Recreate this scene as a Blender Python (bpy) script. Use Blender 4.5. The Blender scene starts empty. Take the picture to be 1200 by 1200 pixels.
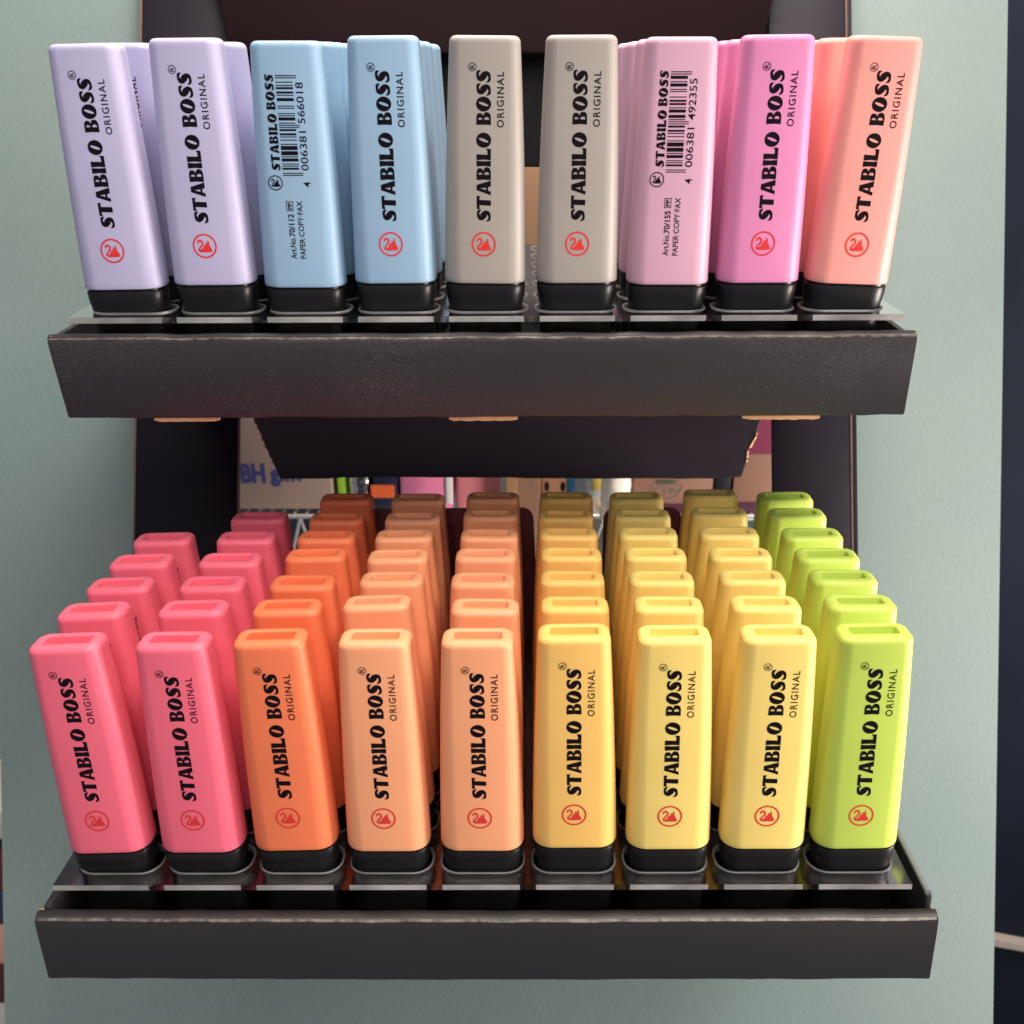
import bpy, bmesh, math, random
from mathutils import Matrix, Vector
random.seed(7)
S = 0.001                       # everything below is written in millimetres
scene = bpy.context.scene
COL = scene.collection

# ------------------------------------------------------------ camera
PITCH = 0.4154
F_PX = 1186.06 / 1200
cam_data = bpy.data.cameras.new('camera')
cam = bpy.data.objects.new('camera', cam_data)
COL.objects.link(cam)
cam.rotation_euler = (math.pi / 2 - PITCH, 0, 0)
cam_data.sensor_width = 36
cam_data.lens = 36 * F_PX
cam_data.clip_start = 0.01
cam_data.clip_end = 50
cam_data.dof.use_dof = True
cam_data.dof.focus_distance = 0.335
cam_data.dof.aperture_fstop = 22
scene.camera = cam

# ------------------------------------------------------------ world, lamps, exposure
world = bpy.data.worlds.new('World')
scene.world = world
world.use_nodes = True
world.node_tree.nodes['Background'].inputs['Color'].default_value = (0.80, 0.84, 1.0, 1)
world.node_tree.nodes['Background'].inputs['Strength'].default_value = 0.20
scene.view_settings.view_transform = 'Standard'
scene.view_settings.look = 'None'
scene.view_settings.exposure = 0.0
scene.view_settings.gamma = 1.0

def lamp(name, loc, target, size, power, color, size_y=None):
    d = bpy.data.lights.new(name, 'AREA')
    d.shape = 'RECTANGLE'
    d.size = size * S
    d.size_y = (size_y or size) * S
    d.energy = power
    d.color = color
    o = bpy.data.objects.new(name, d)
    COL.objects.link(o)
    o.location = Vector(loc) * S
    v = (Vector(target) - Vector(loc)) * S
    o.rotation_euler = v.to_track_quat('-Z', 'Y').to_euler()
    return o
lamp('ceiling_lamp', (540, -180, 1260), (0, 330, -150), 620, 19.5, (1.0, 0.92, 0.82), 300)
lamp('front_fill', (-60, -760, 1180), (0, 330, -150), 900, 13.5, (1.0, 0.95, 0.92))  # unseen fill added in front, standing for the shop's ambient light
sl = lamp('side_lamp', (760, 150, -260), (170, 380, -290), 320, 4.4, (1.0, 0.88, 0.80))
sl.data.spread = math.radians(100)
lamp('shelf_goods_fill', (0, 560, 420), (0, 760, -260), 300, 8.5, (1.0, 0.88, 0.74))  # unseen fill added behind the board to brighten the shelf goods

# ------------------------------------------------------------ materials
def mat(name, color, rough=0.5, spec=0.5, sss=0.0, sss_r=3.0, metal=0.0, trans=0.0, ior=1.5,
        noise=0.0, nscale=60, bump=0.0, bscale=400, emit=None, coat=0.0):
    m = bpy.data.materials.new(name)
    m.use_nodes = True
    nt = m.node_tree
    b = nt.nodes['Principled BSDF']
    b.inputs['Base Color'].default_value = (*color, 1)
    b.inputs['Roughness'].default_value = rough
    b.inputs['Specular IOR Level'].default_value = spec
    b.inputs['Metallic'].default_value = metal
    b.inputs['Transmission Weight'].default_value = trans
    b.inputs['IOR'].default_value = ior
    b.inputs['Coat Weight'].default_value = coat
    if sss:
        b.inputs['Subsurface Weight'].default_value = sss
        b.inputs['Subsurface Radius'].default_value = (1.0, 0.55, 0.35)
        b.inputs['Subsurface Scale'].default_value = sss_r * S
    if noise or bump:
        tc = nt.nodes.new('ShaderNodeTexCoord')
    if noise:
        n = nt.nodes.new('ShaderNodeTexNoise')
        n.inputs['Scale'].default_value = nscale
        n.inputs['Detail'].default_value = 6
        nt.links.new(tc.outputs['Object'], n.inputs['Vector'])
        r = nt.nodes.new('ShaderNodeValToRGB')
        r.color_ramp.elements[0].position = 0.3
        r.color_ramp.elements[1].position = 0.7
        r.color_ramp.elements[0].color = (*[c * (1 - noise) for c in color], 1)
        r.color_ramp.elements[1].color = (*[min(1, c * (1 + noise)) for c in color], 1)
        nt.links.new(n.outputs['Fac'], r.inputs['Fac'])
        nt.links.new(r.outputs['Color'], b.inputs['Base Color'])
    if bump:
        n2 = nt.nodes.new('ShaderNodeTexNoise')
        n2.inputs['Scale'].default_value = bscale
        n2.inputs['Detail'].default_value = 4
        nt.links.new(tc.outputs['Object'], n2.inputs['Vector'])
        bp = nt.nodes.new('ShaderNodeBump')
        bp.inputs['Strength'].default_value = bump
        bp.inputs['Distance'].default_value = 0.0003
        nt.links.new(n2.outputs['Fac'], bp.inputs['Height'])
        nt.links.new(bp.outputs['Normal'], b.inputs['Normal'])
    return m

def scuffed_card(name, base, scuff, amount=0.68, rough=0.42, spec=.5):
    """black coated cardboard with rubbed speckles and fine grain"""
    m = bpy.data.materials.new(name)
    m.use_nodes = True
    nt = m.node_tree
    N, Lk = nt.nodes, nt.links
    b = N['Principled BSDF']
    b.inputs['Specular IOR Level'].default_value = spec
    tc = N.new('ShaderNodeTexCoord')
    big = N.new('ShaderNodeTexNoise'); big.inputs['Scale'].default_value = 14; big.inputs['Detail'].default_value = 3
    fine = N.new('ShaderNodeTexNoise'); fine.inputs['Scale'].default_value = 1300; fine.inputs['Detail'].default_value = 8
    fine.inputs['Roughness'].default_value = 0.75
    mp = N.new('ShaderNodeMapping'); mp.inputs['Scale'].default_value = (0.7, 1, 1.2)
    Lk.new(tc.outputs['Object'], mp.inputs['Vector'])
    Lk.new(mp.outputs['Vector'], fine.inputs['Vector'])
    Lk.new(tc.outputs['Object'], big.inputs['Vector'])
    mul = N.new('ShaderNodeMath'); mul.operation = 'MULTIPLY_ADD'
    mul.inputs[1].default_value = 0.75
    Lk.new(fine.outputs['Fac'], mul.inputs[0])
    m2 = N.new('ShaderNodeMath'); m2.operation = 'MULTIPLY'; m2.inputs[1].default_value = 0.36
    Lk.new(big.outputs['Fac'], m2.inputs[0])
    Lk.new(m2.outputs[0], mul.inputs[2])
    r = N.new('ShaderNodeValToRGB')
    r.color_ramp.elements[0].position = amount - 0.02
    r.color_ramp.elements[0].color = (0, 0, 0, 1)
    r.color_ramp.elements[1].position = amount + 0.06
    r.color_ramp.elements[1].color = (1, 1, 1, 1)
    Lk.new(mul.outputs[0], r.inputs['Fac'])
    mix = N.new('ShaderNodeMix'); mix.data_type = 'RGBA'
    mix.inputs['A'].default_value = (*base, 1)
    mix.inputs['B'].default_value = (*scuff, 1)
    Lk.new(r.outputs['Color'], mix.inputs['Factor'])
    Lk.new(mix.outputs['Result'], b.inputs['Base Color'])
    rr = N.new('ShaderNodeMath'); rr.operation = 'MULTIPLY_ADD'; rr.inputs[1].default_value = 0.25; rr.inputs[2].default_value = rough - 0.12
    Lk.new(big.outputs['Fac'], rr.inputs[0])
    Lk.new(rr.outputs[0], b.inputs['Roughness'])
    bp = N.new('ShaderNodeBump'); bp.inputs['Strength'].default_value = 0.35; bp.inputs['Distance'].default_value = 0.0002
    Lk.new(fine.outputs['Fac'], bp.inputs['Height'])
    dent = N.new('ShaderNodeTexNoise'); dent.inputs['Scale'].default_value = 38; dent.inputs['Detail'].default_value = 2
    mp2 = N.new('ShaderNodeMapping'); mp2.inputs['Scale'].default_value = (.45, 1, 1.6)
    Lk.new(tc.outputs['Object'], mp2.inputs['Vector']); Lk.new(mp2.outputs['Vector'], dent.inputs['Vector'])
    bp2 = N.new('ShaderNodeBump'); bp2.inputs['Strength'].default_value = 0.5; bp2.inputs['Distance'].default_value = 0.0016
    Lk.new(dent.outputs['Fac'], bp2.inputs['Height']); Lk.new(bp2.outputs['Normal'], bp.inputs['Normal'])
    Lk.new(bp.outputs['Normal'], b.inputs['Normal'])
    return m

def plastic(name, c):
    return mat(name, c, rough=0.44, spec=0.38, sss=0.22, sss_r=3.0, noise=0.035, nscale=35, bump=0.05, bscale=900)
M = {
    'coral': plastic('coral_plastic', (0.90, 0.155, 0.225)),
    'orange': plastic('orange_plastic', (0.90, 0.215, 0.09)),
    'peach': plastic('peach_orange_plastic', (0.95, 0.40, 0.20)),
    'golden': plastic('golden_yellow_plastic', (0.93, 0.56, 0.155)),
    'yellow': plastic('light_yellow_plastic', (0.93, 0.69, 0.20)),
    'lime': plastic('lime_plastic', (0.54, 0.68, 0.11)),
    'lavender': plastic('lavender_plastic', (0.49, 0.46, 0.66)),
    'blue': plastic('pale_blue_plastic', (0.30, 0.46, 0.62)),
    'beige': plastic('beige_grey_plastic', (0.39, 0.352, 0.318)),
    'lilac': plastic('lilac_pink_plastic', (0.66, 0.38, 0.50)),
    'pink': plastic('bright_pink_plastic', (0.75, 0.26, 0.48)),
    'apricot': plastic('apricot_plastic', (0.90, 0.36, 0.31)),
    'cap': mat('black_plastic', (0.010, 0.009, 0.010), rough=0.36, spec=0.38, bump=0.05, bscale=900),
    'ink': mat('black_ink', (0.008, 0.005, 0.008), rough=0.5, spec=.08),
    'red_ink': mat('red_ink', (0.72, 0.035, 0.03), rough=0.45),
    'card': scuffed_card('black_cardboard', (0.027, 0.0235, 0.024), (0.07, 0.052, 0.048)),
    'card_up': scuffed_card('black_cardboard_rubbed', (0.026, 0.022, 0.026), (0.085, 0.062, 0.066), amount=0.64),
    'card_dark': scuffed_card('matt_black_cardboard', (0.011, 0.008, 0.014), (0.02, 0.018, 0.02), rough=0.46, spec=.12, amount=.72),
    'card_flap': scuffed_card('grey_black_cardboard', (0.030, 0.021, 0.032), (0.05, 0.04, 0.05), rough=0.5, spec=.3, amount=.72),
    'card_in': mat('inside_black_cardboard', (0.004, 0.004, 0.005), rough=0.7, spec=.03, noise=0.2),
    'header': mat('plum_black_cardboard', (0.008, 0.003, 0.004), rough=0.75, spec=.05, noise=0.15, nscale=12, bump=0.1),
    'edge': mat('rubbed_lit_edge', (0.13, 0.105, 0.085), rough=0.42, noise=0.8, nscale=350),  # rubbed wear and the light on the fold, both in the colour
    'fold_sheen': mat('sheen_tinted_fold', (0.20, 0.21, 0.24), rough=0.18, spec=.8, coat=.5),  # bluish sheen put into the base colour
    'kraft': mat('kraft_board', (0.50, 0.27, 0.14), rough=0.8, noise=0.15, nscale=80, bump=0.3),
    'kraft_dark': mat('dark_kraft_edge', (0.10, 0.055, 0.045), rough=0.7, noise=0.3, nscale=200),
    'maroon': mat('dark_maroon_card', (0.13, 0.030, 0.034), rough=0.5, noise=0.1),
    'acrylic': mat('smoky_acrylic', (0.42, 0.40, 0.40), rough=0.16, spec=.2, trans=1.0, ior=1.2),
    'edge_glint': mat('painted_edge_glint', (0.42, 0.40, 0.39), rough=0.3, trans=0.2, ior=1.45, noise=0.45, nscale=70),  # pale tone stands in for light gathered in the plate edge
    'bead': mat('drawn_acrylic_bead', (0.17, 0.165, 0.165), rough=0.3, trans=0.3, ior=1.4, noise=0.3, nscale=90),
}

def board_mat():
    m = bpy.data.materials.new('painted_board')
    m.use_nodes = True
    N, Lk = m.node_tree.nodes, m.node_tree.links
    b = N['Principled BSDF']
    b.inputs['Roughness'].default_value = 0.55
    tc = N.new('ShaderNodeTexCoord')
    n = N.new('ShaderNodeTexNoise'); n.inputs['Scale'].default_value = 9; n.inputs['Detail'].default_value = 5
    Lk.new(tc.outputs['Object'], n.inputs['Vector'])
    f = N.new('ShaderNodeTexNoise'); f.inputs['Scale'].default_value = 650; f.inputs['Detail'].default_value = 6
    mp = N.new('ShaderNodeMapping'); mp.inputs['Scale'].default_value = (1, 1, 0.5)
    Lk.new(tc.outputs['Object'], mp.inputs['Vector']); Lk.new(mp.outputs['Vector'], f.inputs['Vector'])
    r = N.new('ShaderNodeValToRGB')
    r.color_ramp.elements[0].position = 0.3; r.color_ramp.elements[0].color = (0.136, 0.186, 0.181, 1)
    r.color_ramp.elements[1].position = 0.7; r.color_ramp.elements[1].color = (0.158, 0.206, 0.197, 1)
    Lk.new(n.outputs['Fac'], r.inputs['Fac'])
    mix = N.new('ShaderNodeMix'); mix.data_type = 'RGBA'; mix.blend_type = 'OVERLAY'; mix.inputs['Factor'].default_value = 0.12
    Lk.new(r.outputs['Color'], mix.inputs['A']); Lk.new(f.outputs['Fac'], mix.inputs['B'])
    Lk.new(mix.outputs['Result'], b.inputs['Base Color'])
    bp = N.new('ShaderNodeBump'); bp.inputs['Strength'].default_value = 0.25; bp.inputs['Distance'].default_value = 0.0003
    Lk.new(f.outputs['Fac'], bp.inputs['Height']); Lk.new(bp.outputs['Normal'], b.inputs['Normal'])
    return m
M['board'] = board_mat()

# ------------------------------------------------------------ mesh helpers
class MB:
    def __init__(s): s.v, s.f, s.m = [], [], []
    def add(s, verts, faces, mi=0):
        k = len(s.v); s.v += [tuple(p) for p in verts]
        s.f += [tuple(i + k for i in f) for f in faces]; s.m += [mi] * len(faces)
    def box(s, x0, x1, y0, y1, z0, z1, mi=0):
        s.add([(x0,y0,z0),(x1,y0,z0),(x1,y1,z0),(x0,y1,z0),(x0,y0,z1),(x1,y0,z1),(x1,y1,z1),(x0,y1,z1)],
              [(0,3,2,1),(4,5,6,7),(0,1,5,4),(1,2,6,5),(2,3,7,6),(3,0,4,7)], mi)
    def prism(s, pts, y0, y1, mi=0):
        """outline in x,z extruded along y (pts anticlockwise seen from -y)"""
        n = len(pts)
        s.add([(x, y0, z) for x, z in pts] + [(x, y1, z) for x, z in pts],
              [tuple(range(n)), tuple(range(2 * n - 1, n - 1, -1))] + [(i, i + n, (i + 1) % n + n, (i + 1) % n) for i in range(n)], mi)
    def rings(s, rings, cap0=True, cap1=True, mi=0):
        n = len(rings[0]); k = len(s.v)
        for r in rings: s.v += [tuple(p) for p in r]
        for a in range(len(rings) - 1):
            for i in range(n):
                j = (i + 1) % n
                s.f.append((k + a*n + i, k + a*n + j, k + (a+1)*n + j, k + (a+1)*n + i)); s.m.append(mi)
        if cap0: s.f.append(tuple(k + i for i in reversed(range(n)))); s.m.append(mi)
        if cap1: s.f.append(tuple(k + (len(rings)-1)*n + i for i in range(n))); s.m.append(mi)
    def tube(s, a, b, r, n=10, mi=0):
        a, b = Vector(a), Vector(b); d = (b - a).normalized()
        u = d.orthogonal().normalized(); w = d.cross(u)
        s.rings([[p + (u*math.cos(t) + w*math.sin(t))*r for t in [2*math.pi*i/n for i in range(n)]] for p in (a, b)], mi=mi)
    def mesh(s, name, mats, smooth=True, bevel=0.0, segs=2, angle=30):
        me = bpy.data.meshes.new(name)
        me.from_pydata([(x*S, y*S, z*S) for x, y, z in s.v], [], s.f)
        for q in mats: me.materials.append(q)
        for p, mi in zip(me.polygons, s.m): p.material_index = mi
        bm = bmesh.new(); bm.from_mesh(me)
        bmesh.ops.recalc_face_normals(bm, faces=bm.faces)
        if bevel:
            es = [e for e in bm.edges if len(e.link_faces) == 2 and e.calc_face_angle() > math.radians(angle)]
            bmesh.ops.bevel(bm, geom=es, offset=bevel*S, segments=segs, affect='EDGES', profile=0.5, clamp_overlap=True)
        bm.to_mesh(me); bm.free()
        if smooth:
            for p in me.polygons: p.use_smooth = True
            me.set_sharp_from_angle(angle=math.radians(angle + 8))
        return me

def link(name, me, parent=None, mat_=None):
    o = bpy.data.objects.new(name, me)
    COL.objects.link(o)
    if parent is not None: o.parent = parent
    if mat_ is not None: o.matrix_world = mat_
    return o
def build(mb, name, mats, parent=None, **kw):
    return link(name, mb.mesh(name, mats if isinstance(mats, (list, tuple)) else [mats], **kw), parent)
def empty(name, M4=None):
    o = bpy.data.objects.new(name, None)
    o.empty_display_size = 0.02
    COL.objects.link(o)
    if M4 is not None: o.matrix_world = M4
    return o
def tag(o, label=None, cat=None, group=None, kind=None):
    if label: o['label'] = label
    if cat: o['category'] = cat
    if group: o['group'] = group
    if kind: o['kind'] = kind
    return o
def T3(x, y, z): return Matrix.Translation(Vector((x, y, z)) * S)
def rot(ax, a): return Matrix.Rotation(a, 4, ax.upper())

def at(px, py, Y):
    """the point at depth Y (mm) that the photograph shows at pixel px, py"""
    u, w = (px - 600) / 1186.06, (600 - py) / 1186.06
    c, s_ = math.cos(PITCH), math.sin(PITCH)
    d = Vector((u, c + s_ * w, c * w - s_))
    return d * (Y / d.y)

# ------------------------------------------------------------ the highlighter
DB, DT, WB, WT, H = 14.5, 11.8, 27.0, 21.5, 73.7
def rrect(w, d, r, z, n=6, cx=0, cy=0):
    pts = []
    for k, (sx, sy) in enumerate(((1, 1), (-1, 1), (-1, -1), (1, -1))):
        for i in range(n + 1):
            a = math.pi / 2 * (k + i / n)
            pts.append((cx + sx*(w/2 - r) + r*math.cos(a), cy + sy*(d/2 - r) + r*math.sin(a), z))
    return pts
Z0 = 9.0                        # mesh z = height above the coloured body's lower edge + Z0 (origin sits in the tray hole)
def body_mesh(m):
    mb = MB(); R_ = []
    def at_h(h, inset=0.0):
        t = h / H
        # the barrel swells very slightly between its ends
        w = WB + (WT - WB)*t + 0.7*math.sin(math.pi*min(1, t*1.0)) - 2*inset
        d = DB + (DT - DB)*t - 2*inset
        r = max(0.6, 6.2 + (3.6 - 6.2)*t - inset*0.6)
        return rrect(w, d, r, h + Z0)
    R_.append(at_h(0.0, 0.45)); R_.append(at_h(0.12, 0.12)); R_.append(at_h(0.5, 0.0)); R_.append(at_h(1.4))
    for h in (12, 24, 36, 48, 60, 68): R_.append(at_h(h))
    R_.append(at_h(H - 2.4))
    rf = 1.9
    for k in range(0, 7):
        a = math.pi/2*k/6
        R_.append(at_h(H - rf + rf*math.sin(a), rf*(1 - math.cos(a))))
    # flat top, then the recessed slot
    sw, sd = 14.2, 4.5
    def slot(w, d, r, z): return rrect(w, d, r, z + Z0, cy=0.2)
    R_.append(slot(sw + 0.9, sd + 0.9, 1.2, H))
    R_.append(slot(sw + 0.25, sd + 0.25, 0.9, H - 0.22))
    R_.append(slot(sw, sd, 0.8, H - 0.6))
    R_.append(slot(sw - 0.3, sd - 0.3, 0.7, H - 3.6))
    mb.rings(R_)
    return mb.mesh('highlighter_body', [m], angle=28)
def cap_mesh():
    mb = MB()
    R_ = [rrect(24.6, 12.2, 5.2, 0.35 + Z0), rrect(25.2, 12.8, 5.5, 0.25 + Z0), rrect(25.2, 12.8, 5.5, -0.7 + Z0),
          rrect(26.2, 13.9, 5.9, -0.9 + Z0), rrect(26.5, 14.1, 6.0, -1.3 + Z0), rrect(26.2, 13.9, 6.0, -4 + Z0), rrect(24.9, 12.7, 5.6, -8 + Z0),
          rrect(24.4, 12.2, 5.2, -12 + Z0), rrect(24.2, 12.0, 4.2, -29 + Z0), rrect(23.2, 11.0, 3.8, -30 + Z0)]
    mb.rings(R_)
    return mb.mesh('highlighter_cap', [M['cap']], angle=40)

def face_y(h): return -(DB/2 + (DT - DB)/2 * h/H) - 0.045
# --- flat print: outlines in (u along the pen, v across the word) -> pen face
def polys_to_mesh(name, polys, m, place, angle_fill=True):
    """polys: list of outlines (with holes as further outlines); filled with a 2D curve, laid on the pen's face"""
    cu = bpy.data.curves.new('outline', 'CURVE'); cu.dimensions = '2D'; cu.fill_mode = 'BOTH'
    for pts in polys:
        sp = cu.splines.new('POLY'); sp.points.add(len(pts) - 1)
        for q, (x, y) in zip(sp.points, pts): q.co = (x, y, 0, 1)
        sp.use_cyclic_u = True
    return curve_to_mesh(name, cu, m, place)
def curve_to_mesh(name, cu, m, place):
    o = bpy.data.objects.new('outline', cu); COL.objects.link(o)
    dg = bpy.context.evaluated_depsgraph_get(); dg.update()
    ev = o.evaluated_get(dg); tm = ev.to_mesh()
    vs = [place(v.co.x, v.co.y) for v in tm.vertices]
    fs = [tuple(p.vertices) for p in tm.polygons]
    ev.to_mesh_clear()
    bpy.data.objects.remove(o); bpy.data.curves.remove(cu)
    return vs, fs
def text_geo(txt, size, x0, z0, z1=None, bold=0.0, spacing=1.0, right=False, name='t'):
    """reads upwards along the pen; baseline at x0; returns verts, faces fitted between z0 and z1"""
    cu = bpy.data.curves.new('txt', 'FONT'); cu.body = txt; cu.size = 1.0; cu.offset = bold
    cu.space_character = spacing; cu.resolution_u = 3; cu.fill_mode = 'BOTH'
    raw, fs = curve_to_mesh(name, cu, None, lambda x, y: (x, y))
    x_min = min(p[0] for p in raw); x_max = max(p[0] for p in raw); y_max = max(p[1] for p in raw); y_min = min(p[1] for p in raw)
    sv = size / (y_max - max(y_min, -0.02))
    su = (z1 - z0) / (x_max - x_min) if z1 is not None else sv
    vs = [place_up((x - x_min) * su + z0, -y * sv + x0) for x, y in raw]
    return vs, fs
def place_up(h, x): return (x, face_y(h), h + Z0)

def stroke(path, widths, n=5, cap=True):
    """outline of a stroke whose width changes along a smooth path"""
    P = [Vector(p) for p in path]; out = []
    def cr(a, b, c, d, t): return 0.5*((2*b) + (c - a)*t + (2*a - 5*b + 4*c - d)*t*t + (3*b - a - 3*c + d)*t**3)
    C, W = [], []
    for i in range(len(P) - 1):
        a, b, c, d = P[max(i-1, 0)], P[i], P[i+1], P[min(i+2, len(P)-1)]
        wa, wb, wc, wd = widths[max(i-1, 0)], widths[i], widths[i+1], widths[min(i+2, len(P)-1)]
        for k in range(n):
            C.append(cr(a, b, c, d, k/n)); W.append(max(0.01, cr(wa, wb, wc, wd, k/n)))
    C.append(P[-1]); W.append(widths[-1])
    Lf, Rt = [], []
    for i, p in enumerate(C):
        t = (C[min(i+1, len(C)-1)] - C[max(i-1, 0)]).normalized(); nrm = Vector((-t.y, t.x))
        Lf.append(p + nrm*W[i]/2); Rt.append(p - nrm*W[i]/2)
    return [(q.x, q.y) for q in Lf + Rt[::-1]]
def ell(cx, cy, rx, ry, sh=0.0, n=22):
    return [(cx + rx*math.cos(t) + sh*ry*math.sin(t), cy + ry*math.sin(t)) for t in [2*math.pi*i/n for i in range(n)]]
def bowl(x0, x1, y0, y1, n=8):
    """D shape: straight left, round right"""
    cy, ry = (y0 + y1)/2, (y1 - y0)/2; xm = x1 - min(ry*1.1, (x1 - x0)*0.75)
    return [(x0, y0)] + [(xm + (x1 - xm)*math.cos(t), cy + ry*math.sin(t)) for t in [-math.pi/2 + math.pi*i/n for i in range(n+1)]] + [(x0, y1)]
def glyph(ch):
    if ch == 'S': return [stroke([(.80,.70),(.72,.86),(.52,.905),(.31,.82),(.27,.67),(.42,.53),(.58,.38),(.58,.20),(.38,.095),(.15,.13),(.02,.31)],
                                 [.05,.19,.17,.27,.37,.44,.38,.28,.17,.18,.05])], .82
    if ch == 'T': return [[(0,.73),(.02,1),(.92,1),(.90,.73),(.80,.80),(.64,.81),(.61,.0),(.24,.0),(.28,.81),(.12,.80)]], .92
    if ch == 'A': return [[(0,0),(.34,1),(.70,1),(1.0,0),(.60,0),(.56,.19),(.31,.19),(.26,0)], [(.36,.34),(.53,.34),(.47,.74)]], .99
    if ch == 'B':
        up = [(.10,1),(.50,1),(.70,.96),(.80,.86),(.80,.70),(.72,.58),(.60,.53),(.76,.48),(.87,.36),(.86,.18),(.76,.06),(.55,0),(0.0,0),(.03,.5),(.0,1)]
        return [up, [(.36,.60),(.44,.60),(.50,.68),(.49,.82),(.42,.87),(.37,.87)], [(.35,.13),(.46,.13),(.54,.21),(.53,.38),(.45,.45),(.36,.45)]], .87
    if ch == 'I': return [[(0,0),(.04,.5),(0,1),(.38,1),(.35,.5),(.38,0)]], .38
    if ch == 'L': return [[(0,0),(.04,.5),(0,1),(.39,1),(.36,.24),(.62,.24),(.78,.34),(.76,0)]], .78
    if ch == 'O': return [ell(.50,.50,.50,.52, 0.0, 26), ell(.50,.50,.10,.34, .33)], 1.0
def word_geo(word, cap, x0, z0, z1, gap=0.045):
    """word in the heavy display letters; baseline x0, cap height cap"""
    items, u = [], 0.0
    for ch in word:
        if ch == ' ': u += 0.34; continue
        ps, w = glyph(ch); items.append((ps, u)); u += w + gap
    total = u - gap; su = (z1 - z0) / total
    V, Fc = [], []
    for ps, off in items:
        polys = [[(x + off, y) for x, y in q] for q in ps]
        cu_vs, cu_fs = polys_to_mesh('g', polys, None, lambda x, y: place_up(z0 + x*su, x0 - y*cap))
        k = len(V); V += cu_vs; Fc += [tuple(i + k for i in f) for f in cu_fs]
    return V, Fc
def flat_mesh(name, geos, m):
    mb = MB()
    for vs, fs in geos: mb.add(vs, fs)
    me = bpy.data.meshes.new(name)
    me.from_pydata([(x*S, y*S, z*S) for x, y, z in mb.v], [], mb.f)
    me.materials.append(m)
    return me
def emblem_geo(cx, ch, r, k=1.0):
    """ring with a swimming swan"""
    place = lambda x, y: place_up(ch + y, cx + x)
    g = [polys_to_mesh('g', [ell(0, 0, r, r, 0, 40), ell(0, 0, r*.86, r*.86, 0, 40)], None, place)]
    q = r / 4.0 * 1.12
    neck = [(-1.95,.75),(-1.75,1.35),(-1.15,1.62),(-.62,1.15),(-.72,.40),(-1.35,-.40),(-1.75,-1.15),(-1.2,-1.62)]
    g.append(polys_to_mesh('g', [[(x*q, y*q) for x, y in stroke(neck, [.3,.55,.6,.56,.5,.5,.6,.4])]], None, place))
    bodyp = [(-1.45,-1.75),(-1.15,-1.05),(-.55,-.55),(-.30,.35),(.10,.10),(.35,1.15),(.72,.75),(1.10,1.75),(1.38,1.0),(1.42,.1),(1.62,-.2),(2.05,-1.1),(1.75,-1.75)]
    sm, m_ = [], len(bodyp)
    for i in range(m_):
        a, b, c, d = (Vector(bodyp[(i + j) % m_]) for j in (-1, 0, 1, 2))
        for t in (0, .33, .66): sm.append(tuple(.5*((2*b) + (c - a)*t + (2*a - 5*b + 4*c - d)*t*t + (3*b - a - 3*c + d)*t**3)))
    g.append(polys_to_mesh('g', [[(x*q, y*q) for x, y in sm]], None, place))
    return g
CX = -0.6
def lettering_meshes():
    a = [word_geo('STABILO', 4.5, 2.55 + CX, 19.7, 46.4), word_geo('BOSS', 4.5, 2.55 + CX, 48.6, 64.1),
         text_geo('ORIGINAL', 2.15, 6.5 + CX, 47.9, 63.7, bold=0.012, spacing=1.22)]
    a.append(polys_to_mesh('g', [ell(0, 0, 1.25, 1.25, 0, 24), ell(0, 0, 1.03, 1.03, 0, 24)], None, lambda x, y: place_up(65.0 + x, -3.1 + CX - y)))
    a.append(text_geo('R', 1.3, -2.5 + CX, 64.4, 65.7, bold=0.02))
    return flat_mesh('lettering', a, M['ink']), flat_mesh('emblem', emblem_geo(.25 + CX, 12.6, 3.9), M['red_ink'])

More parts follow.
